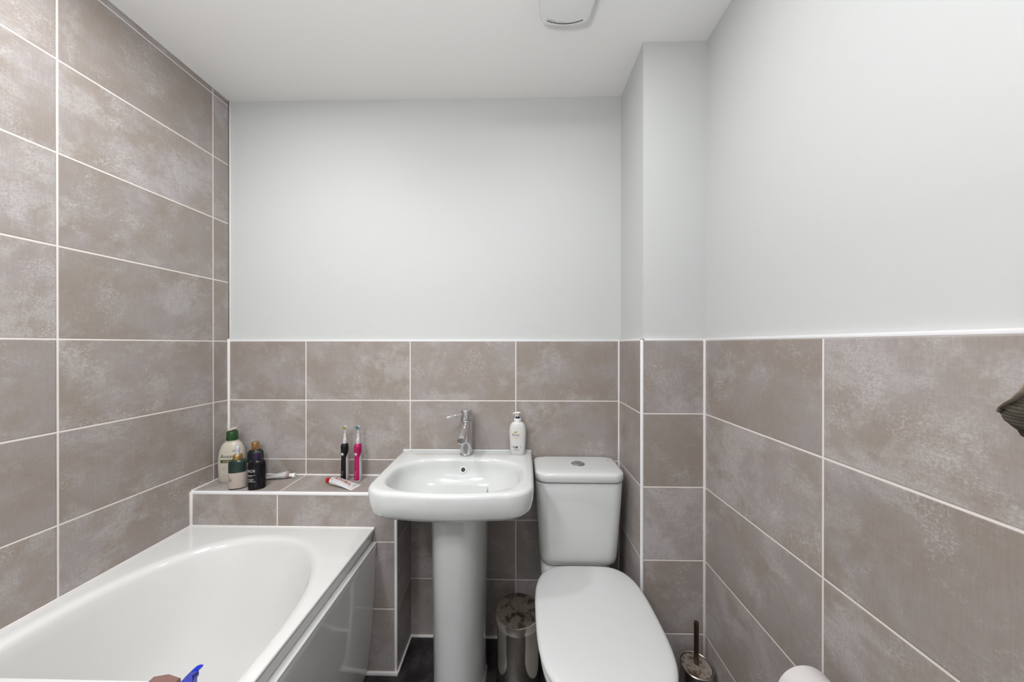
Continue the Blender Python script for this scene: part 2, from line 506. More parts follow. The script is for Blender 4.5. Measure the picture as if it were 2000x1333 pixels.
for k in range(15):
    ph = PI / 2 * k / 15
    sc_, dz = dish(ph)
    rg.append(bowl(BA * sc_, BB * sc_, ZB + dz, 2.65 - .5 * k / 14))
bm = new(); loft(bm, rg)
# low lip along the wall
box(bm, -.2715, .2715, -.011, -.0005, ZB - .02, ZB + .0045, .003, 3)
obj('bowl', bm, M_ceramic, basin, ang=60)
# pedestal: D-shaped column
bm = new()
def dsec(hw, y0, y1, z, n=2.4):
    pts = []
    K = 40
    for i in range(K + 1):
        th = -PI * i / K
        c, s_ = math.cos(th), math.sin(th)
        pts.append(Vector((hw * math.copysign(abs(c) ** (2 / n), c), y0 + (y0 - y1) * -abs(s_) ** (2 / n), z)))
    for i in range(1, 10): pts.append(Vector((-hw + 2 * hw * i / 10, y0, z)))
    return pts
def pz_(z):
    k = (z / .70)
    return .0925 + .008 * k ** 1.5, -.130, -.315 - .012 * k
loft(bm, [dsec(*( .098, -.128, -.322), 0), dsec(.098, -.128, -.322, .006), dsec(.094, -.130, -.317, .016)] + [dsec(*pz_(z), z) for z in (.05, .2, .35, .5, .6, .66, .70)])
obj('pedestal', bm, M_ceramic, basin, ang=50)
# overflow ring, plughole
bm = new()
oph = .26; osc, odz = dish(oph)
ov = Matrix.Translation((0.0, -.245 + BB * osc - .0012, ZB + odz + .0008)) @ Matrix.Rotation(math.radians(66), 4, 'X')
lathe(bm, [(.0084, -.002), (.0108, -.002), (.0116, .0008), (.0108, .0022), (.0092, .0022), (.0084, -.002)], 32, ov, False, False)
of = obj('overflow_ring', bm, M_chrome, basin)
bm = new(); lathe(bm, [(.0001, .0009), (.0086, .0009)], 24, ov, False, False); obj('overflow_hole', bm, M_dark, of)
bm = new(); lathe(bm, [(.004, 0), (.030, 0), (.032, .003), (.022, .004), (.004, .003)], 32, Matrix.Translation((0, -.245, ZB - .1285))); obj('waste_ring', bm, M_chrome, basin)

# ------------------------------------------------------------------ mixer tap
tap = thing('mixer_tap', 'chrome single lever mixer tap on the back of the basin', 'tap', (1.036, -.056, ZB))
bm = new(); lathe(bm, [(.024, 0), (.0265, .001), (.0270, .005), (.0255, .008), (.0238, .010), (.0236, .140), (.0228, .142)], 48); obj('tap_body', bm, M_chrome, tap)
bm = new(); lathe(bm, [(.0215, .1425), (.0238, .1445), (.0240, .147), (.0240, .180), (.0232, .1825), (.021, .1835)], 48); cap = obj('tap_cap', bm, M_chrome, tap)
bm = new(); rod(bm, (-.018, -.006, .166), (-.074, -.030, .156), .0052, .0048, 20, .001); obj('lever', bm, M_chrome, cap)
bm = new()
loft(bm, [[Vector((.0155 * w * math.cos(q) , y, z + .0125 * h * math.sin(q))) for q in [2 * PI * i / 32 for i in range(32)]]
          for (y, z, w, h) in ((-.010, .124, 1.05, 1.35), (-.03, .119, 1.05, 1.25), (-.09, .102, 1.0, .95), (-.121, .0935, .98, .85), (-.1245, .0925, .9, .72))])
obj('spout', bm, M_chrome, tap)
bm = new(); lathe(bm, [(.0115, .070), (.0128, .072), (.0128, .088), (.010, .092)], 32, Matrix.Translation((0, -.106, .006))); obj('aerator', bm, M_chrome, tap)

# ------------------------------------------------------------------ toilet
TX = 1.475
wc_ = thing('toilet', 'white close coupled toilet with its lid down', 'toilet', (TX, -.30, 0))
def wl_(p): return Vector((p[0] - TX, p[1] + .30, p[2]))
def off(poly, g): return [wl_(Vector((x, y, z))) for x, y, z in poly]
def lidring(g, z):
    K = 96; out = []
    yb, yf = -.184 - g, -.640 + g
    cy = -.41
    for i in range(K):
        th = 2 * PI * i / K; c, s_ = math.cos(th), math.sin(th)
        if s_ >= 0: n, bb = 4.2, yb - cy
        else: n, bb = 3.3, cy - yf
        a = .1805 - g
        x = a * math.copysign(abs(c) ** (2 / n), c); y = cy + bb * math.copysign(abs(s_) ** (2 / n), s_)
        if s_ > 0: x *= 1 - .085 * max(0, (y - cy) / (yb - cy)) ** 2
        out.append(wl_(Vector((TX + .004 + x, y, z))))
    return out
bm = new()
def pan(hw, yb, yf, z, n=2.3):
    return [wl_(p) for p in sup(TX, (yb + yf) / 2, hw, (yb - yf) / 2, z, 3.2, 96, n)]
loft(bm, [pan(.118, -.03, -.46, 0), pan(.118, -.03, -.46, .02), pan(.112, -.03, -.455, .10), pan(.115, -.03, -.475, .20), pan(.128, -.06, -.53, .28),
          lidring(.022, .35), lidring(.008, .382), lidring(.006, .397), lidring(.008, .403), lidring(.014, .406)])
r0 = rrect(TX - .140, TX + .118, -.175, -.012, [.03, .03, .05, .05], 6)
loft(bm, [off(at(inset(r0, .02), .30), 0), off(at(r0, .33), 0), off(at(r0, .406), 0), off(at(inset(r0, .004), .411), 0)])
obj('pan', bm, M_ceramic, wc_, ang=50)
bm = new(); loft(bm, [lidring(.012, .4065), lidring(.009, .408), lidring(.008, .417), lidring(.011, .4200)]); obj('seat', bm, M_seat, wc_)
bm = new(); loft(bm, [lidring(.004, .4212), lidring(.001, .4225), lidring(0, .427), lidring(.0015, .432), lidring(.006, .4362), lidring(.014, .4385), lidring(.05, .4405), lidring(.11, .4415)]); obj('lid', bm, M_seat, wc_)
bm = new()
def cis(hw, yf, z, g=0, yb=-.010):
    q = rrect(TX - hw + g, TX + hw - g, yf + g, yb - g, [.018, .018, .045, .045], 10)
    return [wl_(Vector((x, y, z))) for x, y in q]
loft(bm, [cis(.128, -.146, .412), cis(.139, -.160, .417), cis(.144, -.168, .427), cis(.1465, -.173, .446), cis(.1525, -.179, .55), cis(.1595, -.181, .65), cis(.1635, -.182, .722), cis(.1625, -.181, .7285), cis(.157, -.175, .7315), cis(.152, -.170, .7365)])
cist = obj('cistern', bm, M_ceramic, wc_)
bm = new()
loft(bm, [cis(.150, -.168, .7360), cis(.164, -.187, .7375), cis(.1655, -.189, .741), cis(.1655, -.189, .757), cis(.1645, -.188, .763), cis(.160, -.183, .768), cis(.152, -.175, .7702), cis(.12, -.14, .7712)])
clid = obj('cistern_lid', bm, M_ceramic, wc_)
bt = wl_(Vector((1.481, -.094, .7705)))
bm = new(); lathe(bm, [(.024, -.001), (.0265, .001), (.0265, .003), (.0235, .0045), (.0225, .0035), (.006, .0035)], 40, Matrix.Translation(bt)); fb = obj('flush_button', bm, M_chrome, clid)
bm = new()
for sgn in (-1, 1):
    pts = [(sgn * .0012, -.02)] + [(sgn * (.0012 + .0205 * math.cos(a)), .0205 * math.sin(a)) for a in [-PI / 2 + PI * i / 14 for i in range(1, 14)]] + [(sgn * .0012, .02)]
    if sgn < 0: pts = pts[::-1]
    loft(bm, [[bt + Vector((x, y, .0035)) for x, y in pts], [bt + Vector((x, y, .006)) for x, y in pts], [bt + Vector((x * .94, y * .94, .0066)) for x, y in pts]])
obj('button_half', bm, M_chrome, fb)
bm = text_bm('Roca', .011, .0003)
wrap(bm, lambda c: wl_(Vector((1.602 + c.x, -.047 + c.z, .7712 + (-c.y) - .0006))))
obj('lettering', bm, M_ink, clid)

# ------------------------------------------------------------------ pedal bin
pb = thing('pedal_bin', 'small round chrome pedal bin with a stained lid, between pedestal and toilet', 'bin', (1.246, -.166, 0))
bm = new(); lathe(bm, [(.074, 0), (.077, .003), (.0775, .012), (.0775, .2165), (.0768, .2185), (.0745, .2190), (.0745, .2235)], 64); obj('bin_body', bm, M_steel, pb)
bm = new(); lathe(bm, [(.0790, .008), (.0795, .001), (.074, .0005)], 48, None, False, False); obj('base_ring', bm, M_blackpl, pb)
bm = new(); lathe(bm, [(.076, .2230), (.0835, .2232), (.0845, .2255), (.0845, .250), (.0835, .2535), (.081, .2545)], 64); bl_ = obj('lid_band', bm, simple('brushed_steel_band', (.86, .80, .72), .2, metal=1), pb)
bm = new(); lathe(bm, [(.0815, .2543), (.075, .2565), (.055, .2590), (.03, .2605), (.002, .261)], 64, None, False, True); obj('lid', bm, M_tarnish, pb)
bm = new()
loft(bm, [[Vector((w * math.cos(q), y, z + .004 * math.sin(q))) for q in [2 * PI * i / 20 for i in range(20)]] for (y, z, w) in ((-.07, .018, .014), (-.085, .019, .018), (-.100, .022, .021), (-.112, .024, .017), (-.116, .0245, .008))])
obj('pedal', bm, M_chrome, pb)
bm = new(); box(bm, -.026, .026, -.086, -.070, .004, .034, .004); obj('pedal_surround', bm, M_blackpl, pb)

# ------------------------------------------------------------------ toilet brush
tb = thing('toilet_brush', 'toilet brush in a round metal pot in the corner right of the toilet', 'toilet brush', (1.823, -.312, 0))
bm = new(); lathe(bm, [(.046, 0), (.048, .002), (.048, .194), (.0495, .197), (.0495, .203), (.0478, .2045), (.0462, .203), (.0455, .19), (.0455, .02)], 56, None, True, True); obj('pot', bm, simple('brushed_pot_steel', (.50, .46, .42), .28, metal=1), tb)
bm = new(); lathe(bm, [(.0438, .198), (.0445, .2005), (.0440, .202), (.030, .2035), (.010, .2045)], 56); obj('pot_lid', bm, M_rust, tb)
bm = new(); rod(bm, (0, 0, .204), (0, 0, .343), .0072, .0072, 24, .0012); hd = obj('handle', bm, M_bronze, tb)
bm = new(); lathe(bm, [(.009, .2035), (.0085, .206), (.0062, .210)], 24); obj('collar', bm, M_rust, hd)
bm = new(); lathe(bm, [(.028, .03), (.034, .05), (.034, .11), (.02, .125)], 24); obj('bristles', bm, M_plastic, tb)

# ------------------------------------------------------------------ soap dispenser on the basin
def ell_surf(fa, fb):
    """map flat label coords (x, y=-thickness, z) onto the front of an oval bottle"""
    def f(c):
        a, b_ = fa(c.z), fb(c.z)
        k = max(-.97, min(.97, c.x / a))
        n = 2.3
        y = -b_ * (1 - abs(k) ** n) ** (1 / n)
        return Vector((c.x, y + c.y, c.z))
    return f
def lerp_prof(prof, i):
    def f(z):
        for p, q in zip(prof, prof[1:]):
            if p[2] <= z <= q[2]:
                k = (z - p[2]) / max(1e-9, q[2] - p[2]); return p[i] + (q[i] - p[i]) * k
        return prof[0][i] if z < prof[0][2] else prof[-1][i]
    return f
def bottle(bm, prof, n=2.3, N_=56):
    loft(bm, [sup(0, 0, a, b_, z, n, N_) for a, b_, z in prof])

M_soap = simple('pearl_white_bottle', (.86, .845, .82), .3)
M_navy = simple('navy_print', (.006, .010, .085), .4)
M_gold = simple('gold_print', (.62, .44, .09), .35)
M_greyp = simple('grey_print', (.55, .52, .48), .5)
sd = thing('soap_dispenser', 'white pump soap bottle standing on the back corner of the basin', 'soap bottle', (1.2445, -.046, ZB), math.radians(-4))
SP = [(.026, .016, 0), (.0285, .0185, .004), (.0300, .0195, .02), (.0322, .0210, .05), (.0338, .0220, .085), (.0330, .0215, .105), (.0295, .0195, .120), (.0235, .0170, .1285), (.0175, .0150, .132), (.0145, .0140, .1335)]
bm = new(); bottle(bm, SP); obj('bottle_body', bm, M_soap, sd)
bm = new(); lathe(bm, [(.0138, .133), (.0143, .134), (.0143, .145), (.0135, .1465)], 40); nk = obj('collar', bm, M_plastic, sd)
bm = new(); lathe(bm, [(.0085, .1465), (.0095, .148), (.0085, .152), (.005, .1535)], 32); obj('lock_ring', bm, M_navy, nk)
bm = new(); lathe(bm, [(.0028, .153), (.0028, .166)], 20); obj('pump_stem', bm, M_plastic, sd)
bm = new()
loft(bm, [[Vector((x, w * math.cos(q), z + h * math.sin(q))) for q in [2 * PI * i / 20 for i in range(20)]] for (x, z, w, h) in
          ((.0125, .1690, .002, .0012), (.010, .1692, .0055, .0028), (.003, .1695, .0075, .0038), (-.006, .1690, .0065, .0033), (-.013, .1676, .0042, .0027), (-.0185, .1655, .0030, .0022), (-.0195, .1650, .0022, .0016))])
obj('pump_head', bm, M_plastic, sd)
sf = ell_surf(lerp_prof(SP, 0), lerp_prof(SP, 1))
def on(bm, dx, dz, k=1.0): return wrap(bm, lambda c: sf(Vector((c.x * k + dx, c.y, c.z + dz))))
bm = on(text_bm('Dove', .0140, .0003, shear=.25), -.0075, .0835); lt = obj('lettering', bm, M_ink, sd)
bm = new()
pts = [(.009 * math.cos(a), .0032 * math.sin(a) - (.0012 if math.cos(a) < 0 else 0)) for a in [2 * PI * i / 28 for i in range(28)]]
pts = [(x, z + .0022 * (x / .009) ** 2 * (1 if x > 0 else -.6)) for x, z in pts]
loft(bm, [[Vector((x * .8, 0, z)) for x, z in pts], [Vector((x * .8, -.0003, z)) for x, z in pts]])
obj('emblem', on(bm, -.0065, .0950), M_gold, sd)
bm = new(); greek(bm, -.021, .006, .0735, .0016); greek(bm, -.019, .004, .0690, .0014); obj('small_print', on(bm, 0, 0), M_gold, sd)
bm = new(); sub_patch(bm, (-.0235, .0150, .0295, .0375)); bmesh.ops.solidify(bm, geom=bm.faces[:], thickness=.0003)
bd = obj('label_band', on(bm, 0, -.0), M_navy, sd)
wrap_b = new(); loft(wrap_b, [[Vector((.0052 * math.cos(a), 0, .0052 * math.sin(a))) for a in [2 * PI * i / 24 for i in range(24)]], [Vector((.0052 * math.cos(a), -.0008, .0052 * math.sin(a))) for a in [2 * PI * i / 24 for i in range(24)]]])
obj('label_spot', on(wrap_b, .0075, .0335), M_soap, bd)
bm = new(); greek(bm, -.016, .000, .0245, .0022); greek(bm, -.016, .0, .0215, .0016); box(bm, .004, .0072, -.0003, 0, .0205, .0240); obj('small_print', on(bm, 0, 0), M_ink, sd)

# ------------------------------------------------------------------ bottles on the ledge
M_cream = simple('cream_bottle', (.72, .655, .545), .35)
M_creamcap = simple('cream_cap', (.68, .60, .50), .35)
M_green = simple('leaf_green_plastic', (.022, .085, .018), .35)
M_lime = simple('lime_print', (.12, .20, .025), .45)
M_copper = simple('brushed_copper', (.48, .27, .13), .28, metal=.85)
M_brass = simple('brushed_brass', (.44, .28, .10), .28, metal=.85)
M_bottlegreen = simple('green_glass', (.006, .024, .015), .12, spec=.4)
M_teal = simple('sea_green_liquid', (.030, .068, .052), .12, var=.75)
M_beige = simple('beige_label', (.60, .50, .44), .5)
M_blackglass = simple('black_glass', (.006, .005, .009), .10, spec=.3)
M_violet = simple('violet_black_cap', (.022, .012, .045), .3)
M_white = simple('white_print', (.75, .75, .75), .5)

lo = thing('lotion_bottle', 'large cream lotion bottle with a green collar in the ledge corner', 'bottle', (.0705, -.060, LZ), math.radians(14))
LP = [(.040, .024, 0), (.0435, .0275, .005), (.0455, .029, .03), (.0475, .030, .07), (.0465, .0295, .10), (.0420, .0275, .128), (.0350, .0245, .147), (.0285, .0215, .157), (.0225, .0195, .162), (.0200, .0190, .1645)]
bm = new(); bottle(bm, LP, 2.2); obj('bottle_body', bm, M_cream, lo)
bm = new(); lathe(bm, [(.0200, .1635), (.0208, .1655), (.0206, .1675), (.0195, .168)], 40); obj('neck_ring', bm, M_cream, lo)
bm = new(); lathe(bm, [(.0193, .168), (.0200, .1695), (.0185, .203), (.0175, .2045), (.012, .205)], 40); obj('collar', bm, M_green, lo)
bm = new()
loft(bm, [[Vector((x, w * math.cos(q), z + h * math.sin(q))) for q in [2 * PI * i / 24 for i in range(24)]] for (x, z, w, h) in
          ((-.014, .2065, .004, .002), (-.011, .2075, .011, .0045), (-.002, .2105, .0145, .0070), (.008, .2135, .0135, .0062), (.015, .2155, .0095, .0042), (.0185, .2160, .005, .002))])
obj('pump_head', bm, M_creamcap, lo)
lf = ell_surf(lerp_prof(LP, 0), lerp_prof(LP, 1))
def onl(bm, dx, dz): return wrap(bm, lambda c: lf(Vector((c.x + dx, c.y, c.z + dz))))
obj('lettering', onl(text_bm('Aveeno', .0205, .0003), .004, .108), M_ink, lo)
bm = new(); pts = [(-.019, 0), (-.012, .0022), (0, .0052), (.012, .0062), (.019, .0060), (.017, .0035), (.008, .0020), (-.005, .0008)]
loft(bm, [[Vector((x, 0, z)) for x, z in reversed(pts)], [Vector((x, -.0003, z)) for x, z in reversed(pts)]]); obj('leaf_mark', onl(bm, .004, .124), M_green, lo)
bm = new(); sub_patch(bm, (-.028, .030, .0825, .0950)); bmesh.ops.solidify(bm, geom=bm.faces[:], thickness=.0003); gb = obj('label_band', onl(bm, 0, 0), M_lime, lo)
bm = new(); greek(bm, -.019, .02, .0885, .0034, .0009); obj('small_print', onl(bm, 0, 0), M_beige, gb)
bm = new()
for zz in (.0785, .0690, .0655, .062, .0585): greek(bm, -.021, .018, zz, .0020)
obj('small_print', onl(bm, 0, 0), M_greyp, lo)
bm = new()
for zz in (.034, .0285): greek(bm, -.021, .012, zz, .0028)
obj('foot_print', onl(bm, 0, 0), M_greyp, lo)

pu = thing('serum_bottle', 'green oval bottle with brass collar, clear pump and beige label', 'bottle', (.152, -.127, LZ), math.radians(22))
PP = [(.0275, .0175, 0), (.0290, .0185, .003), (.0292, .0186, .01), (.0292, .0186, .098), (.0285, .0180, .104), (.0250, .0160, .109), (.0170, .0135, .1125), (.0125, .0120, .1135)]
bm = new(); bottle(bm, PP, 2.2); obj('bottle_body', bm, M_teal, pu)
bm = new(); bottle(bm, [(.0296, .0190, .0045), (.0297, .0191, .005), (.0297, .0191, .0635), (.0296, .0190, .064)], 2.2); lb = obj('label', bm, M_beige, pu)
bm = new(); lathe(bm, [(.0145, .112), (.0155, .113), (.0155, .129), (.0145, .1305), (.006, .1305)], 40); obj('collar', bm, M_brass, pu)
bm = new(); lathe(bm, [(.0052, .1305), (.0056, .134), (.0050, .144), (.0072, .148), (.0075, .161), (.0062, .1645), (.002, .1655)], 28); obj('pump_head', bm, simple('clear_plastic', (.78, .80, .84), .15), pu)
pf = ell_surf(lambda z: .0297, lambda z: .0191)
bm = new(); greek(bm, -.024, -.012, .0465, .0022); greek(bm, -.024, -.008, .0435, .0022); obj('small_print', wrap(bm, lambda c: pf(c)), M_greyp, lb)
bm = new(); sub_patch(bm, (-.024, -.012, .031, .042)); bmesh.ops.solidify(bm, geom=bm.faces[:], thickness=.0003); obj('label_spot', wrap(bm, lambda c: pf(c)), simple('pale_label_print', (.72, .68, .64), .5), lb)

gr = thing('oil_bottle', 'dark green bottle with copper cap behind the black bottle', 'bottle', (.154, -.044, LZ), math.radians(15))
GP = [(.0265, .0180, 0), (.0280, .0190, .003), (.0284, .0192, .02), (.0284, .0192, .104), (.0276, .0187, .113), (.0245, .0168, .119), (.0180, .0145, .1235), (.0145, .0135, .1245)]
bm = new(); bottle(bm, GP, 2.2); obj('bottle_body', bm, M_bottlegreen, gr)
bm = new(); bottle(bm, [(.0289, .0197, .012), (.0290, .0198, .0125), (.0290, .0198, .0735), (.0289, .0197, .074)], 2.2); lb = obj('label', bm, simple('ivory_label', (.62, .57, .50), .5), gr)
pg = ell_surf(lambda z: .0290, lambda z: .0198)
bm = new(); greek(bm, -.02, .02, .050, .0025); greek(bm, -.02, .02, .030, .002); obj('small_print', wrap(bm, pg), M_ink, lb)
bm = new(); lathe(bm, [(.0135, .1235), (.0140, .125), (.0138, .153), (.0130, .155), (.004, .1552)], 40); obj('cap', bm, M_copper, gr)

dk = thing('shampoo_bottle', 'glossy black bottle with violet cap and white lettering', 'bottle', (.229, -.128, LZ), math.radians(20))
DP = [(.0265, .0175, 0), (.0285, .0190, .003), (.0292, .0194, .012), (.0292, .0194, .088), (.0284, .0188, .099), (.0250, .0168, .106), (.0180, .0145, .1105), (.0150, .0138, .1115)]
bm = new(); bottle(bm, DP, 2.3); obj('bottle_body', bm, M_blackglass, dk)
bm = new(); lathe(bm, [(.0142, .111), (.0150, .112), (.0146, .1365), (.0136, .139), (.006, .1392)], 40); obj('cap', bm, M_violet, dk)
df = ell_surf(lerp_prof(DP, 0), lerp_prof(DP, 1))
obj('lettering', wrap(text_bm('SACHI', .0150, .0003, width=.027), lambda c: df(Vector((c.x - .0135, c.y, c.z + .073)))), M_white, dk)
bm = new()
for zz, h, x1 in ((.0575, .0026, .001), (.053, .0016, -.008), (.043, .0024, -.004), (.039, .0024, -.003), (.0335, .0026, .002)): greek(bm, -.0255, x1, zz, h)
obj('small_print', wrap(bm, df), M_white, dk)

# tube of cream lying along the wall
tu = thing('cream_tube', 'used white cream tube lying behind the bottles, cap toward the basin', 'tube', (.255, -.034, LZ), math.radians(4))
bm = new()
def tsec(x, hw, h, z, n=2.1): return [Vector((x, hw * math.cos(q), z + h * math.sin(q))) for q in [2 * PI * i / 32 for i in range(32)]]
loft(bm, [tsec(-.072, .0205, .0008, .0022), tsec(-.066, .0205, .0010, .0024), tsec(-.050, .0195, .0042, .0060), tsec(-.02, .0180, .0090, .0100), tsec(.01, .0165, .0125, .0130), tsec(.024, .0155, .0145, .0150), tsec(.027, .0150, .0142, .0150)])
obj('tube_body', bm, simple('white_tube', (.78, .77, .76), .3, var=.08), tu)
bm = new(); loft(bm, [tsec(.026, .0152, .0145, .0150), tsec(.028, .0152, .0145, .0150), tsec(.034, .0120, .0115, .0140), tsec(.036, .0085, .0082, .0130)]); obj('shoulder', bm, simple('blush_plastic', (.47, .36, .32), .4), tu)
bm = new(); loft(bm, [tsec(.036, .0075, .0075, .0125), tsec(.047, .0075, .0075, .0118), tsec(.048, .0095, .0095, .0112), tsec(.055, .0098, .0098, .0104), tsec(.0575, .0085, .0085, .0104)]); obj('cap', bm, M_plastic, tu)
bm = new()
for k in range(5):
    x = -.052 + k * .013
    rod(bm, (x, -.0188, .0080 + .0012 * k), (x + .012, -.0178 + .001 * (k % 2), .0095 + .0016 * k + .003 * (k % 2)), .0005, .0005, 6)
    rod(bm, (x, -.012, .0118 + .0020 * k), (x + .010, -.011, .0128 + .0023 * k), .0005, .0005, 6)
obj('printed_scrawl', bm, M_greyp, tu)

# toothpaste tube
M_red = simple('red_cap', (.55, .008, .006), .3)
M_redp = simple('red_print', (.48, .045, .02), .5)
M_tgreen = simple('dark_green_print', (.03, .10, .08), .5)
tp = thing('toothpaste_tube', 'white toothpaste tube with red lettering and red cap', 'toothpaste', (.548, -.099, LZ), math.radians(-17))
bm = new()
def ysec(x, hw, h): return [Vector((x, hw * math.copysign(abs(math.cos(q)) ** .85, math.cos(q)), h * (1 + math.copysign(abs(math.sin(q)) ** .9, math.sin(q))) + .0004)) for q in [2 * PI * i / 40 for i in range(40)]]
TS = [(-.050, .0150, .0120), (-.048, .0178, .0135), (-.042, .0186, .0135), (-.012, .0205, .0116), (.024, .0230, .0078), (.050, .0250, .0036), (.064, .0260, .0011), (.072, .0262, .0007)]
loft(bm, [ysec(*q) for q in TS]); obj('tube_body', bm, simple('white_toothpaste_tube', (.84, .83, .82), .3), tp)
bm = new(); lathe(bm, [(.0100, 0), (.0112, .001), (.0108, .022), (.0098, .0245), (.004, .025)], 36, Matrix.Translation((-.050, 0, .0125)) @ Matrix.Rotation(-PI / 2, 4, 'Y')); obj('cap', bm, M_red, tp)
def top(x, y):
    for p, q in zip(TS, TS[1:]):
        if p[0] <= x <= q[0]:
            k = (x - p[0]) / (q[0] - p[0]); hw = p[1] + (q[1] - p[1]) * k; h = p[2] + (q[2] - p[2]) * k
            c = max(-.99, min(.99, y / hw)); c = math.copysign(abs(c) ** (1 / .85), c)
            s_ = math.sqrt(1 - c * c) ** .9
            return h * (1 + s_) + .0004
    return .002
def ont(bm, dx, dy, a=0.): 
    ca, sa = math.cos(a), math.sin(a)
    return wrap(bm, lambda c: Vector((c.x * ca - c.z * sa + dx, c.x * sa + c.z * ca + dy, top(c.x * ca - c.z * sa + dx, c.x * sa + c.z * ca + dy) - c.y)))
obj('lettering', ont(text_bm('EUTHYMOL', .0175, .0004, width=.078, bold=.0004), .006, -.001, -.02), M_redp, tp)
bm = new()
for (x0, x1, y) in ((-.036, .054, -.0140), (-.006, .036, .0138)):
    sub_patch(bm, (x0, x1, y - .0005, y + .0005), 24)
bmesh.ops.solidify(bm, geom=bm.faces[:], thickness=.0003); obj('border_line', ont(bm, 0, 0), M_tgreen, tp)
for x in (-.0385, .0555):
    for (y0, y1, w) in ((-.0150, -.009, .0018), (.008, .0140, .0018), (-.007, .006, .0008)):
        bm = new(); sub_patch(bm, (x - w, x + w, y0, y1), 3)
        bmesh.ops.solidify(bm, geom=bm.faces[:], thickness=.0003); obj('corner_mark', ont(bm, 0, 0), M_ink, tp)

# ------------------------------------------------------------------ electric toothbrushes
def toothbrush(x, y, grip, label, bristle, rz):
    b_ = thing('electric_toothbrush', label, 'toothbrush', (x, y, LZ), rz, 'electric toothbrushes on the ledge')
    HP = [(.0125, .0125, 0, 0), (.0140, .0145, .002, 0), (.0140, .0145, .03, 0), (.0130, .0135, .075, 0), (.0122, .0128, .105, 0), (.0128, .0135, .125, -.001), (.0135, .0140, .138, -.0015), (.0125, .0130, .147, -.001), (.0090, .0095, .1535, 0), (.0070, .0072, .155, 0)]
    bm = new(); loft(bm, [sup(0, cy, a, bb, z, 2.2, 36) for a, bb, z, cy in HP]); obj('handle', bm, M_white_body, b_)
    # coloured grip: front band of the handle, widening to a full collar at the top
    bm = new(); rings = []
    KK = 24
    fa, fb_, fc_ = lerp_prof(HP, 0), lerp_prof(HP, 1), lerp_prof([(h[3], 0, h[2]) for h in HP], 0)
    zs = [.006 + (.1542 - .006) * i / 28 for i in range(29)]
    for z in zs:
        half = math.radians(58)
        if z > .095: half = math.radians(58 + 112 * min(1, (z - .095) / .044) ** 1.3)
        a_, bb_, cy_ = fa(z), fb_(z), fc_(z)
        ring = []
        for i in range(KK + 1):
            th = -PI / 2 - half + 2 * half * i / KK
            c, s_ = math.cos(th), math.sin(th)
            ring.append(Vector(((a_ + .0007) * math.copysign(abs(c) ** (2 / 2.2), c), cy_ + (bb_ + .0007) * math.copysign(abs(s_) ** (2 / 2.2), s_), z)))
        for q in (ring[-1], ring[0]):
            ring.append(Vector((q.x * .9, cy_ + (q.y - cy_) * .9, z)))
        rings.append(ring)
    loft(bm, rings)
    g = obj('grip', bm, grip, b_)
    bm = new(); lathe(bm, [(.0056, 0), (.0056, .0012), (.0045, .0022), (.002, .0024)], 24, Matrix.Translation((0, -.0133, .112)) @ Matrix.Rotation(PI / 2, 4, 'X')); obj('power_button', bm, M_white_body, g)
    bm = new(); greek(bm, -.003, .003, .052 - .014, .0028); greek(bm, -.005, .005, .058 - .016, .0018); box(bm, -.0013, .0013, -.0003, 0, .012, .018); box(bm, -.0013, .0013, -.0003, 0, .026, .032)
    wrap(bm, lambda c: Vector((c.x, c.y - .0150, c.z))); obj('grip_marks', bm, M_greyp, g)
    bm = new(); lathe(bm, [(.0072, .1545), (.0076, .156), (.0070, .170), (.0064, .1715), (.0060, .172), (.0042, .196), (.0036, .207), (.0030, .214)], 28); nk = obj('neck', bm, M_white_body, b_)
    bm = new(); box(bm, -.0008, .0008, -.0046, -.003, .196, .2015); box(bm, -.0006, .0006, -.0056, -.004, .180, .1835); obj('neck_mark', bm, M_ink, nk)
    Mh = Matrix.Translation((0, -.001, .2195)) @ Matrix.Rotation(PI / 2, 4, 'X')
    bm = new(); lathe(bm, [(.0055, -.004), (.0078, -.002), (.0080, .001), (.0070, .0026)], 32, Mh); hd_ = obj('brush_head', bm, M_white_body, b_)
    bm = new()
    for (r, h, w) in ((.0062, .0095, .0012), (.0025, .0088, .0012)):
        n = 12 if r > .004 else 5
        for i in range(n):
            a = 2 * PI * i / n
            lathe(bm, [(w, .002), (w, h)], 8, Mh @ Matrix.Translation((r * math.cos(a), r * math.sin(a), 0)))
    obj('bristles', bm, bristle, hd_)
    return b_
M_white_body = simple('white_handle_plastic', (.78, .77, .76), .3)
M_pinkgrip = simple('magenta_rubber', (.52, .003, .12), .4)
M_blackgrip = simple('black_rubber', (.007, .0075, .0075), .5, spec=.3)
toothbrush(.5335, -.050, M_blackgrip, 'white electric toothbrush with black grip standing on the ledge', simple('cream_green_bristles', (.62, .66, .30), .5), math.radians(-14))
toothbrush(.5885, -.050, M_pinkgrip, 'white electric toothbrush with magenta grip standing beside the basin', simple('blue_bristles', (.16, .42, .48), .5), math.radians(-14))

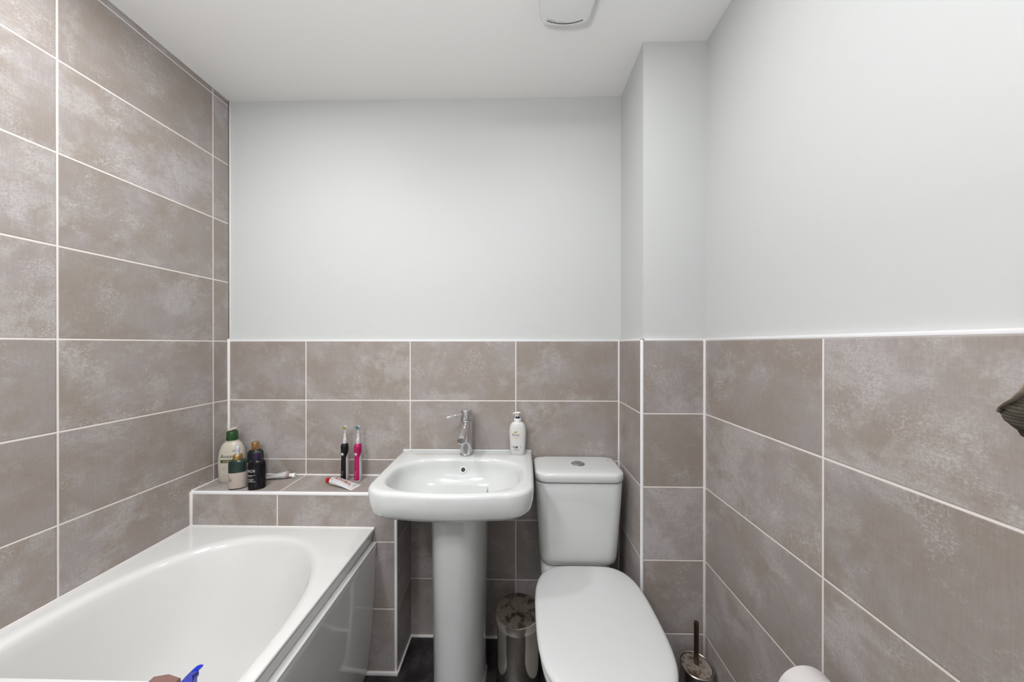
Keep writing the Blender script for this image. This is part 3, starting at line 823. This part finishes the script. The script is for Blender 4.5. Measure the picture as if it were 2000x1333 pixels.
# ------------------------------------------------------------------ extractor fan cover on the ceiling
fan = thing('extractor_fan', 'white extractor fan cover with a dark curved slot on the ceiling', 'extractor fan', (1.393, -.43, ZC))
def fring(g, z):
    # narrow, bowed end toward the back wall
    pts = []
    for i in range(41):
        k = i / 40
        x = -.078 + .156 * k
        pts.append((x, .100 - .013 * (abs(x) / .078) ** 2.6 - .010 * max(0, (abs(x) - .066) / .012) ** 2))
    pts += [(.0835, .03), (.0870, -.05), (.085, -.095), (.07, -.11), (-.07, -.11), (-.085, -.095), (-.0870, -.05), (-.0835, .03)]
    cxp, cyp = 0, 0
    out = []
    for x, y in pts:
        out.append(Vector((x * (1 - g / .085), y * (1 - g / .1), z)))
    return out[::-1]
bm = new(); loft(bm, [fring(-.001, 0), fring(-.001, -.010), fring(.002, -.012)]); obj('base_plate', bm, M_plastic, fan)
bm = new(); loft(bm, [fring(.004, -.010), fring(.001, -.016), fring(.001, -.030), fring(.004, -.035), fring(.012, -.037)]); fc = obj('fan_cover', bm, M_plastic, fan)
bm = new()
rg = []
for i in range(31):
    x = -.056 + .112 * i / 30
    y = .087 - .0125 * (abs(x) / .06) ** 2.0
    rg.append([Vector((x, y - .0011, -.0366)), Vector((x, y + .0011, -.0366)), Vector((x, y + .0011, -.0376)), Vector((x, y - .0011, -.0376))])
loft(bm, rg); obj('curved_slot', bm, M_dark, fc)
bm = new(); greek(bm, -.056, -.024, 0, .0032, rng=random.Random(3)); greek(bm, -.018, .004, 0, .0032, rng=random.Random(5))
wrap(bm, lambda c: Vector((c.x, .0815 - .0125 * (abs(c.x) / .06) ** 2.0 + c.z * -1 + .0, -.0371 + c.y))); obj('small_print', bm, M_greyp, fc)

# ------------------------------------------------------------------ toilet roll on its wall holder
rx, ry, rzv = W - .094, -.79, .575
tr = thing('toilet_roll', 'white toilet roll hanging on the tiled wall to the right', 'toilet roll', (rx, ry, rzv))
M_paper = simple('soft_white_paper', (.83, .79, .77), .9, bump=.25, bscale=500, spec=.1)
bm = new()
Mr = Matrix.Translation((0, .05, 0)) @ Matrix.Rotation(PI / 2, 4, 'X')
lathe(bm, [(.021, .0), (.049, 0), (.0510, .0015), (.0515, .004), (.0515, .096), (.0510, .0985), (.049, .10), (.021, .10), (.021, .0)], 64, Mr, False, False)
obj('paper_roll', bm, M_paper, tr)
bm = new(); lathe(bm, [(.0205, .001), (.0205, .099), (.0195, .099), (.0195, .001), (.0205, .001)], 40, Mr, False, False); obj('cardboard_core', bm, simple('cardboard', (.42, .32, .22), .8), tr)
ho = thing('toilet_roll_holder', 'chrome wall holder carrying the toilet roll', 'toilet roll holder', (W, ry - .062, rzv + .010))
bm = new(); rod(bm, (-.094, .062 + .052, 0), (-.094, -.004, 0), .0085, .0085, 20, .001); obj('roll_bar', bm, M_chrome, ho)
bm = new(); rod(bm, (-.1025, 0, 0), (-.004, 0, 0), .0075, .0075, 20); obj('holder_arm', bm, M_chrome, ho)
bm = new(); lathe(bm, [(.024, 0), (.025, .002), (.024, .007), (.012, .009)], 36, Matrix.Rotation(-PI / 2, 4, 'Y')); obj('wall_plate', bm, M_chrome, ho)

# ------------------------------------------------------------------ cloth hanging at the right edge
M_cloth, t, b = nt('shaded_olive_cloth')
co = objco(t)
wv = t.nodes.new('ShaderNodeTexWave'); wv.inputs['Scale'].default_value = 90; wv.inputs['Distortion'].default_value = 1.6; wv.bands_direction = 'Z'; wv.inputs['Detail'].default_value = 3
t.links.new(co, wv.inputs['Vector'])
t.links.new(mixc(t, wv.outputs['Fac'], (.016, .013, .008, 1), (.060, .050, .034, 1)), b.inputs['Base Color'])  # olive brown darkened, the cloth's self-shadow is put into the colour
b.inputs['Roughness'].default_value = .9
M_hem = simple('beige_hem', (.62, .53, .43), .9, bump=.3, bscale=700)
cl = thing('hanging_cloth', 'olive brown cloth with beige hem hanging at the right edge', 'cloth', (1.80, -1.0385, 1.16))

def cloth_sec(y, zb, zt, w, ph, K=40):
    out = []
    for i in range(K):
        q = 2 * PI * i / K
        z = (zb + zt) / 2 + (zt - zb) / 2 * math.copysign(abs(math.sin(q)) ** .8, math.sin(q))
        x = w * math.copysign(abs(math.cos(q)) ** .9, math.cos(q)) + .0022 * math.sin(q * 5 + ph) + .002 * math.sin(z * 420 + ph)
        out.append(Vector((x, y, z)))
    return out
# drooping folded lobe: narrow tip toward the back wall, deeper toward the camera
SEC = [(.0475, .0028, .0052, .002, 0), (.044, -.001, .0090, .005, .2), (.038, -.0085, .0135, .009, .5), (.032, -.0140, .0190, .013, .9), (.028, -.0185, .0215, .015, 1.2), (.022, -.0215, .0260, .018, 1.7), (.010, -.0270, .036, .022, 2.4), (-.010, -.034, .052, .026, 3.2), (-.04, -.044, .075, .030, 4.2), (-.08, -.052, .10, .033, 5.2), (-.12, -.05, .12, .030, 6)]
bm = new(); loft(bm, [cloth_sec(*q) for q in SEC]); obj('folded_cloth', bm, M_cloth, cl, ang=70)
bm = new()
path = [Vector((0, .0485, .0040)), Vector((-.003, .043, .0105)), Vector((-.004, .036, .0165)), Vector((-.004, .030, .0215)), Vector((-.003, .0255, .030)), Vector((0, .0235, .046))]
rg = []
for i, p in enumerate(path):
    d = (path[min(i + 1, len(path) - 1)] - path[max(0, i - 1)]).normalized()
    sx = Vector((1, 0, 0)); ny = d.cross(sx).normalized(); nx = ny.cross(d)
    w = (.003, .006, .009, .011, .011, .006)[i]; h = .0013
    rg.append([p + nx * (w * math.cos(q)) + ny * (h * math.sin(q)) for q in [2 * PI * k / 20 for k in range(20)]])
loft(bm, rg); obj('hem', bm, M_hem, cl, ang=70)
bm = new(); rg = []
for (z, ye, yf, hx, xc) in ((.312, -.013, -.022, .006, .018), (.295, -.006, -.030, .010, .016), (.26, .001, -.042, .014, .010), (.20, .010, -.062, .018, .006), (.12, .018, -.085, .021, .002), (.075, .022, -.098, .023, 0), (.050, .0235, -.104, .024, 0), (.036, .0248, -.108, .022, 0), (.029, .0240, -.108, .014, 0)):
    yc, hy = (ye + yf) / 2, (ye - yf) / 2
    rg.append([Vector((xc + (hx + .0035 * math.sin(4 * q + z * 14)) * math.cos(q), yc + hy * math.sin(q), z)) for q in [2 * PI * i / 40 for i in range(40)]])
loft(bm, rg); obj('cloth_body', bm, M_hem, cl, ang=70)
hk = thing('wall_hook', 'small metal hook on the right wall above the hanging cloth', 'hook', (W + TH, -1.055, 1.46))
bm = new(); lathe(bm, [(.016, 0), (.017, .002), (.015, .006), (.007, .008)], 28, Matrix.Rotation(-PI / 2, 4, 'Y')); obj('wall_plate', bm, M_chrome, hk)
bm = new(); rod(bm, (-.004, 0, 0), (-.075, 0, .004), .005, .005, 16); rod(bm, (-.073, 0, .001), (-.080, 0, .022), .005, .0055, 16, .001); obj('peg', bm, M_chrome, hk)

# things standing on the bath tray
pk = thing('soap_block', 'pinkish brown block with a creased top standing on the bath tray', 'block', (.5600, -.762, .5650))
bm = new()
def fold(z, g=0):
    return [Vector((-.0275 + g, -.008 + g, z - .0006)), Vector((-.001, -.0105 + g, z + .0012)), Vector((.0285 - g, -.008 + g, z - .0014)), Vector((.0270 - g, .010 - g, z - .0014)), Vector((0, .014 - g, z + .0014)), Vector((-.0265 + g, .010 - g, z))]
loft(bm, [[p * 1 for p in fold(.0012)], fold(.021), fold(.0235), fold(.0255, .0015)])
for v in bm.verts:
    if v.co.z < .003: v.co.z = 0
obj('block_body', bm, simple('pinkish_brown', (.30, .165, .14), .5, var=.2), pk, ang=20)
bm = new(); box(bm, -.0016, .0002, -.0112, -.0095, .002, .021, .0003); obj('crease', bm, simple('dark_brown_crease', (.08, .035, .028), .6), pk)

bf = thing('plastic_toy', 'bright blue plastic piece with a curved pointed tip on the bath tray', 'toy', (.632, -.783, .5650))
M_blue = simple('cobalt_blue_plastic', (.003, .028, .62), .3, coat=.2)
px_ = [(-.030, 0), (-.026, .025), (-.0205, .038), (-.014, .0465), (-.006, .0535), (.003, .0640), (.0135, .0735), (.0215, .0765), (.0265, .0752), (.0255, .0725), (.0205, .0685), (.0172, .0655), (.0178, .0570), (.0145, .0515), (.0135, .035), (.016, .015), (.017, 0)]
bm = new(); pl_ = [(x, z) for x, z in reversed(px_)]
def sec(d, y):
    q = inset([(x, z) for x, z in pl_], -0 if d == 0 else d) if d else pl_
    return [Vector((x, y, max(0, z))) for x, z in q]
vr = [[bm.verts.new(p) for p in sec(0, y)] for y in (-.006, .006)]
n = len(vr[0])
for i in range(n): bm.faces.new((vr[0][i], vr[0][(i + 1) % n], vr[1][(i + 1) % n], vr[1][i]))
fs = [bm.faces.new(list(reversed(vr[0]))), bm.faces.new(vr[1])]
bmesh.ops.recalc_face_normals(bm, faces=bm.faces[:])
bmesh.ops.bevel(bm, geom=list({e for f in fs for e in f.edges}), offset=.0012, segments=2, affect='EDGES')
bmesh.ops.triangulate(bm, faces=[f for f in bm.faces if len(f.verts) > 4])
obj('toy_body', bm, M_blue, bf)
bm = new(); st_ = []
for i in range(10):
    r_ = .0075 if i % 2 == 0 else .0032
    a = PI / 2 + 2 * PI * i / 10
    st_.append((r_ * math.cos(a), r_ * math.sin(a)))
loft(bm, [[Vector((x + .0005, -.0058, z + .040)) for x, z in st_], [Vector((x + .0005, -.0066, z + .040)) for x, z in st_]])
obj('star_mark', bm, M_white, bf)

# white frame of the doorway added behind the camera for the fill light (seen only in reflections)
bm = new(); box(bm, .96, 1.02, YF, YF + .016, 0, 2.08, .003); box(bm, 1.80, 1.86, YF, YF + .016, 0, 2.08, .003); box(bm, 1.02, 1.80, YF, YF + .016, 2.02, 2.08, .003); struct('added_doorway_1', bm, M_door)

# ------------------------------------------------------------------ lights out of frame: ceiling downlights, plus added fill lamps
def lamp(name, x, y, power, r, col=(.97, .985, 1), z=ZC - .012, spread=180):
    l = bpy.data.lights.new(name, 'AREA'); l.shape = 'DISK'; l.size = 2 * r; l.energy = power; l.color = col
    l.spread = math.radians(spread)
    o = bpy.data.objects.new(name, l); C.objects.link(o); o.location = (x, y, z)
    return o
lamp('downlight', .40, -.70, 7.6, .06)
lamp('downlight', 1.40, -.70, 3.8, .06)
lamp('fill_disc', .95, -1.30, 10.6, .12, z=2.05)  # unseen fill disc, added to set the room's brightness
lamp('fill_disc', .50, -1.50, 12, .12, z=1.95)  # second unseen fill disc, added from the left
up = lamp('fill_uplight', .95, -1.55, 13.5, .12, z=1.45); up.rotation_euler = (PI, 0, 0)  # unseen upward fill, added to brighten the ceiling
hl = lamp('doorway_fill', 1.41, YF - .14, 2.5, .4, z=1.01); hl.rotation_euler = (PI / 2, 0, 0)   # dim frontal fill, added behind the doorway opening
hl.data.shape = 'RECTANGLE'; hl.data.size = .77; hl.data.size_y = 2.0

w = bpy.data.worlds.new('world'); bpy.context.scene.world = w; w.use_nodes = True
w.node_tree.nodes['Background'].inputs[0].default_value = (.8, .85, .9, 1)
w.node_tree.nodes['Background'].inputs[1].default_value = .06

# ------------------------------------------------------------------ camera
F_PX, PY, YAW, PITCH = 635.506, 674.314, .02014, -.00154
cam = bpy.data.cameras.new('camera'); co_ = bpy.data.objects.new('camera', cam); C.objects.link(co_)
cam.sensor_width = 36; cam.sensor_fit = 'HORIZONTAL'; cam.lens = 36 * F_PX / 2000
cam.shift_y = (PY - 666.5) / 2000
cam.clip_start = .01
co_.location = (1.24811, -1.37472, 1.24073)
co_.rotation_euler = (PI / 2 + PITCH, 0, YAW)
sc = bpy.context.scene
sc.camera = co_
sc.view_settings.view_transform = 'Standard'; sc.view_settings.look = 'None'
sc.view_settings.gamma = 1; sc.view_settings.use_curve_mapping = False
sc.view_settings.exposure = 0.06
try:
    sc.cycles.max_bounces = 16; sc.cycles.diffuse_bounces = 8; sc.cycles.glossy_bounces = 6
except Exception: pass
